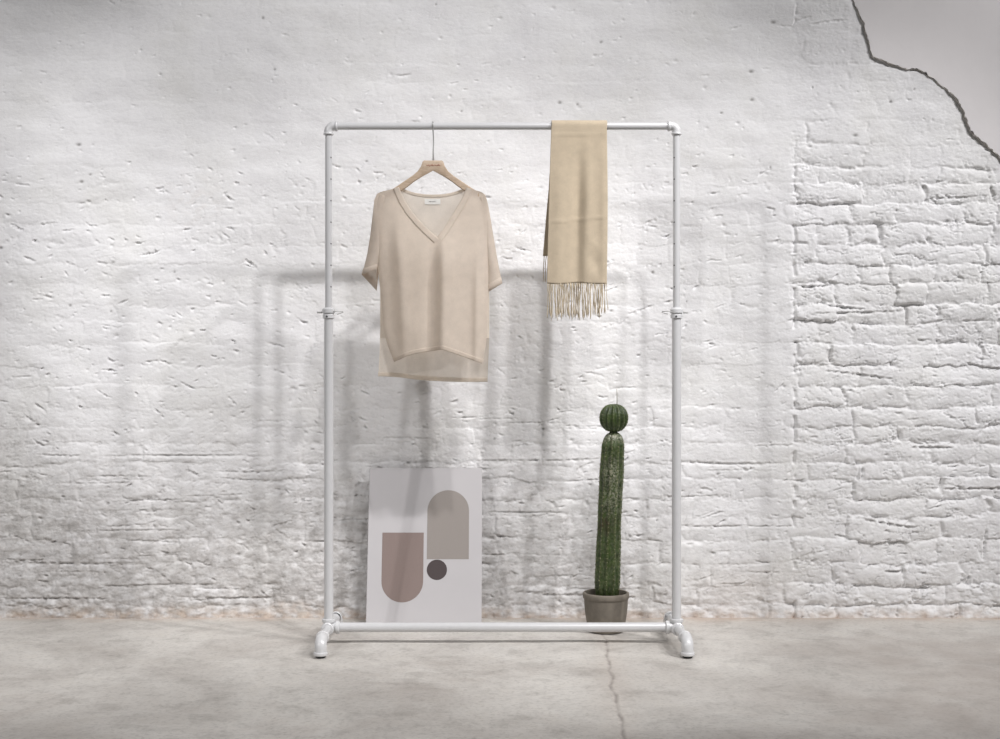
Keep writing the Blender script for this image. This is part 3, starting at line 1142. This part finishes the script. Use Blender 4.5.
def on_board(px, py):                             # where the line of sight meets the board's face
    o = Vector((0, CAMY, CAMZ))
    d = Vector(((px - 500) / F, 1, (369.5 - py) / F))
    p0 = B(0, 0, 0)
    t = (p0 - o).dot(nrm) / d.dot(nrm)
    p = o + d * t - bot
    return p.dot(rgt), p.dot(upv)


bm = bmesh.new()
bmesh.ops.create_cube(bm, size=1)
for v in bm.verts:
    a, b, c = v.co
    v.co = B(a * W_, (b + .5) * H_, (c - .5) * T_)
bmesh.ops.bevel(bm, geom=list(bm.edges), offset=.0012, segments=2, affect='EDGES')
eps = .0004


def blob(pts, mi):
    vs = [bm.verts.new(B(a, b, eps)) for a, b in pts]
    lo = [bm.verts.new(B(a, b, -.0005)) for a, b in pts]
    f = bm.faces.new(vs)
    f.material_index = mi
    for i in range(len(vs)):
        g = bm.faces.new((vs[i], vs[(i + 1) % len(vs)], lo[(i + 1) % len(vs)], lo[i]))
        g.material_index = mi


def capsule(l, t, r, b, round_top):
    (x0, y0), (x1, y1) = on_board(l, b), on_board(r, t)
    rad = (x1 - x0) / 2
    cx_ = (x0 + x1) / 2
    pts = []
    if round_top:
        pts = [(x0, y0), (x1, y0)] + [(cx_ + rad * math.cos(PI * k / 40), y1 - rad + rad * math.sin(PI * k / 40)) for k in range(41)]
    else:
        pts = [(x1, y1), (x0, y1)] + [(cx_ - rad * math.cos(PI * k / 40), y0 + rad - rad * math.sin(PI * k / 40)) for k in range(41)]
    return pts


blob(capsule(426.8, 490.2, 469.2, 559.2, True), 1)
blob(capsule(381.0, 532.6, 423.8, 602.4, False), 2)
cxd, cyd = on_board(436.9, 569.8)
rd = on_board(447.0, 569.8)[0] - cxd
blob([(cxd + rd * math.cos(2 * PI * k / 64), cyd + rd * math.sin(2 * PI * k / 64)) for k in range(64)], 3)
obj('print_panel', bm, [M['board'], M['arch'], M['capsule'], M['disc']], bd, smooth=False)

# ---------------------------------------------------------------- the potted cactus
PYc = -0.245
pc = thing('potted_cactus', 'tall ribbed columnar cactus topped by a round globe in a grey clay pot', 'potted plant', (P(606, 0, PYc).x, PYc, 0))
xc = P(606.0, 0, PYc).x
bm = bmesh.new()
add_lathe(bm, (xc, PYc, 0), (0, 0, 1), [(0, .054), (.002, .0605), (.012, .0645), (.03, .0690), (.06, .0740), (.09, .0772), (.112, .0785), (.1165, .0790), (.1185, .0812), (.124, .0832), (.133, .0832), (.1385, .0815),
                                       (.140, .0785), (.1385, .0745), (.132, .0725), (.11, .0705), (.10, .069)], 56, cap=True)
autosmooth(obj('pot', bm, M['pot'], pc), 50)
bm = bmesh.new()
rows = []
rr = random.Random(4)
for k in range(9):
    r_ = .0706 * k / 8 + .0002
    rows.append([Vector((xc + r_ * math.cos(a), PYc + r_ * math.sin(a), .121 + .006 * (1 - k / 8) + (rr.uniform(-.002, .002) if 0 < k < 8 else 0)))
                 for a in [2 * PI * j / 40 for j in range(40)]])
add_grid(bm, rows, closed=True)
obj('soil', bm, M['soil'], pc)


def ribbed(name, cfun, rfun, nr, depth, n_up, attrs, parent, seg=None, twist=0.0):
    seg = nr * 10
    bm_ = bmesh.new()
    rows, A = [], {k: [] for k in ('ridge', 'scar', 'brown')}
    for k in range(n_up + 1):
        t = k / n_up
        c = cfun(t)
        ring = []
        for j in range(seg):
            a = 2 * PI * j / seg + twist
            q_ = .5 + .5 * math.cos(a * nr)
            rdg = q_ ** .8
            rad = rfun(t) * (1 - depth * (1 - rdg))
            wob = 1 + .012 * math.sin(k * 1.9 + math.floor(a * nr / 2 / PI + .5) * 2.1)
            ring.append(c + Vector((math.cos(a), math.sin(a), 0)) * rad * wob)
            A['ridge'].append(max(0, q_ * 1.0 - .62) / .38)
            sc_, br_ = attrs(t, a, ring[-1])
            A['scar'].append(sc_)
            A['brown'].append(br_)
        rows.append(ring)
    vs = add_grid(bm_, rows, closed=True)
    bm_.faces.new(vs[0])
    bm_.faces.new(vs[-1])
    me2 = bpy.data.meshes.new(name)
    bmesh.ops.recalc_face_normals(bm_, faces=bm_.faces)
    for f_ in bm_.faces:
        f_.smooth = True
    bm_.to_mesh(me2)
    bm_.free()
    for k_, v_ in A.items():
        at = me2.attributes.new(k_, 'FLOAT', 'POINT')
        at.data.foreach_set('value', v_)
    return link(name, me2, parent, [M['cactus']])


CEN = [(0, 607.0, 592), (.25, 608.2, 552), (.5, 609.6, 512), (.75, 611.6, 472), (1.0, 613.6, 431.5)]


def col_c(t):
    px = float(np.interp(t, [c[0] for c in CEN], [c[1] for c in CEN]))
    py = float(np.interp(t, [c[0] for c in CEN], [c[2] for c in CEN]))
    p = P(px, py, PYc)
    z0 = .118
    if t == 0:
        p.z = z0
    return p


def col_r(t):
    base = .0455 - .004 * t
    base *= 1 + .025 * math.sin(t * 11) + .012 * math.sin(t * 27)
    if t > .93:
        q_ = (t - .93) / .07
        base *= max(.20, math.sqrt(max(0, 1 - q_ ** 2)) * .92 + .0)
        base = max(base, .010)
    if t < .05:
        base *= .93 + 1.4 * t
    return base


def col_attr(t, a, p):
    px = 500 + p.x / ((PYc - CAMY) / F)
    sc_ = .9 * gauss(t, .76, .06) * gauss(px, 611, 6) + .55 * gauss(t, .60, .10) * gauss(px, 612, 8) + .8 * gauss(t, .97, .03) + .16
    br_ = .8 * gauss(t, .43, .05) * gauss(px, 605, 8) + .25
    return min(1, sc_), min(1, br_)


stem_ = ribbed('cactus_column', col_c, col_r, 11, .13, 90, col_attr, pc, twist=.2)
gc = P(613.8, 418.0, PYc)
GR = .0520


def gl_c(t):
    ph = PI * t
    return gc + Vector((0, 0, -GR * .97 * math.cos(ph)))


def gl_r(t):
    return max(.004, GR * math.sin(PI * (.02 + .96 * t)) ** .92)


globe = ribbed('cactus_globe', gl_c, gl_r, 15, .15, 44, lambda t, a, p: (.10 + .2 * max(0, t - .6), .12), pc)
bm = bmesh.new()
tp = gc + Vector((.011, -.004, GR * .93))
add_sweep(bm, [tp - Vector((0, 0, .006)), tp + Vector((.0005, 0, .02)), tp + Vector((0, 0, .040)), tp + Vector((-.0006, 0, .056))], [.0016, .0012, .0010, .0007], 8)
obj('dry_stalk', bm, M['twig'], pc)


def spine_mesh(bm_, base, d, L, r):
    u, v = frame_of(d)
    tip = bm_.verts.new(base + d * L)
    ring = [bm_.verts.new(base + (u * math.cos(a) + v * math.sin(a)) * r) for a in (0, 2 * PI / 3, 4 * PI / 3)]
    for i in range(3):
        bm_.faces.new((ring[i], ring[(i + 1) % 3], tip))


bm = bmesh.new()
rr = random.Random(8)
for rib in range(11):
    a = 2 * PI * rib / 11 + 0
    for k in range(34):
        t = .03 + .93 * (k + rr.uniform(-.2, .2)) / 34
        c = col_c(t)
        o_ = Vector((math.cos(a), math.sin(a), 0))
        base = c + o_ * (col_r(t) * .985)
        for s in range(5):
            d = (o_ + Vector((rr.gauss(0, .6), rr.gauss(0, .6), rr.gauss(0, .6)))).normalized()
            spine_mesh(bm, base, d, rr.uniform(.004, .009), .0006)
sp = obj('spines', bm, M['spine'], stem_, smooth=False)
sp['kind'] = 'stuff'
bm = bmesh.new()
for rib in range(15):
    a = 2 * PI * rib / 15
    for k in range(9):
        t = .16 + .76 * k / 9
        o_ = Vector((math.cos(a), math.sin(a), 0))
        base = gl_c(t) + o_ * gl_r(t) * .985
        for s in range(3):
            d = (o_ + Vector((rr.gauss(0, .6), rr.gauss(0, .6), rr.gauss(0, .5) + .4))).normalized()
            spine_mesh(bm, base, d, rr.uniform(.003, .006), .0005)
sp = obj('spines', bm, M['spine'], globe, smooth=False)
sp['kind'] = 'stuff'

# ---------------------------------------------------------------- light: ceiling track spots
def spot(loc, target, power, size=70, blend=.6, soft=.05, col=(1, .982, .990)):
    l = bpy.data.lights.new('track_spot', 'SPOT')
    l.energy = power
    l.spot_size = math.radians(size)
    l.spot_blend = blend
    l.shadow_soft_size = soft
    l.color = col
    o = bpy.data.objects.new('track_spot', l)
    COL.objects.link(o)
    o.location = loc
    o.rotation_euler = (Vector(target) - Vector(loc)).to_track_quat('-Z', 'Y').to_euler()
    return o


spot((1.00, -3.24, 4.86), (-.80, 0, -.20), 604, 35.9, .48, .075)
spot((1.50, -3.24, 4.86), (-.97, 0, .90), 653, 49.3, .95, .075)
spot((3.35, -3.24, 4.70), (.69, 0, .21), 1030, 32.9, .65, .06)
spot((4.70, -3.24, 4.70), (1.10, 0, 1.27), 1325, 48.0, .40, .06)
spot((-2.80, -3.24, 4.86), (-2.29, 0, .38), 826, 42.3, .68, .075)
spot((-4.5, -6.1, 4.5), (-.20, 0, 1.12), 982, 23.5, .40, .12)
spot((0.40, -6.1, 4.5), (1.00, 0, .12), 205, 18.0, .70, .10)

wd = bpy.data.worlds.new('room_air')
SC.world = wd
wd.use_nodes = True
bg = wd.node_tree.nodes['Background']
bg.inputs[0].default_value = (1.0, 1.0, 1.0, 1)
bg.inputs[1].default_value = 0.20

# ---------------------------------------------------------------- camera and view
cd = bpy.data.cameras.new('camera')
cd.sensor_width = 36
cd.lens = F / 1000 * 36
cam = bpy.data.objects.new('camera', cd)
COL.objects.link(cam)
cam.location = (0, CAMY, CAMZ)
cam.rotation_euler = (PI / 2, 0, 0)
SC.camera = cam
SC.view_settings.view_transform = 'Standard'
SC.view_settings.look = 'None'
SC.view_settings.exposure = -1.05
SC.view_settings.gamma = 1
SC.view_settings.use_curve_mapping = False
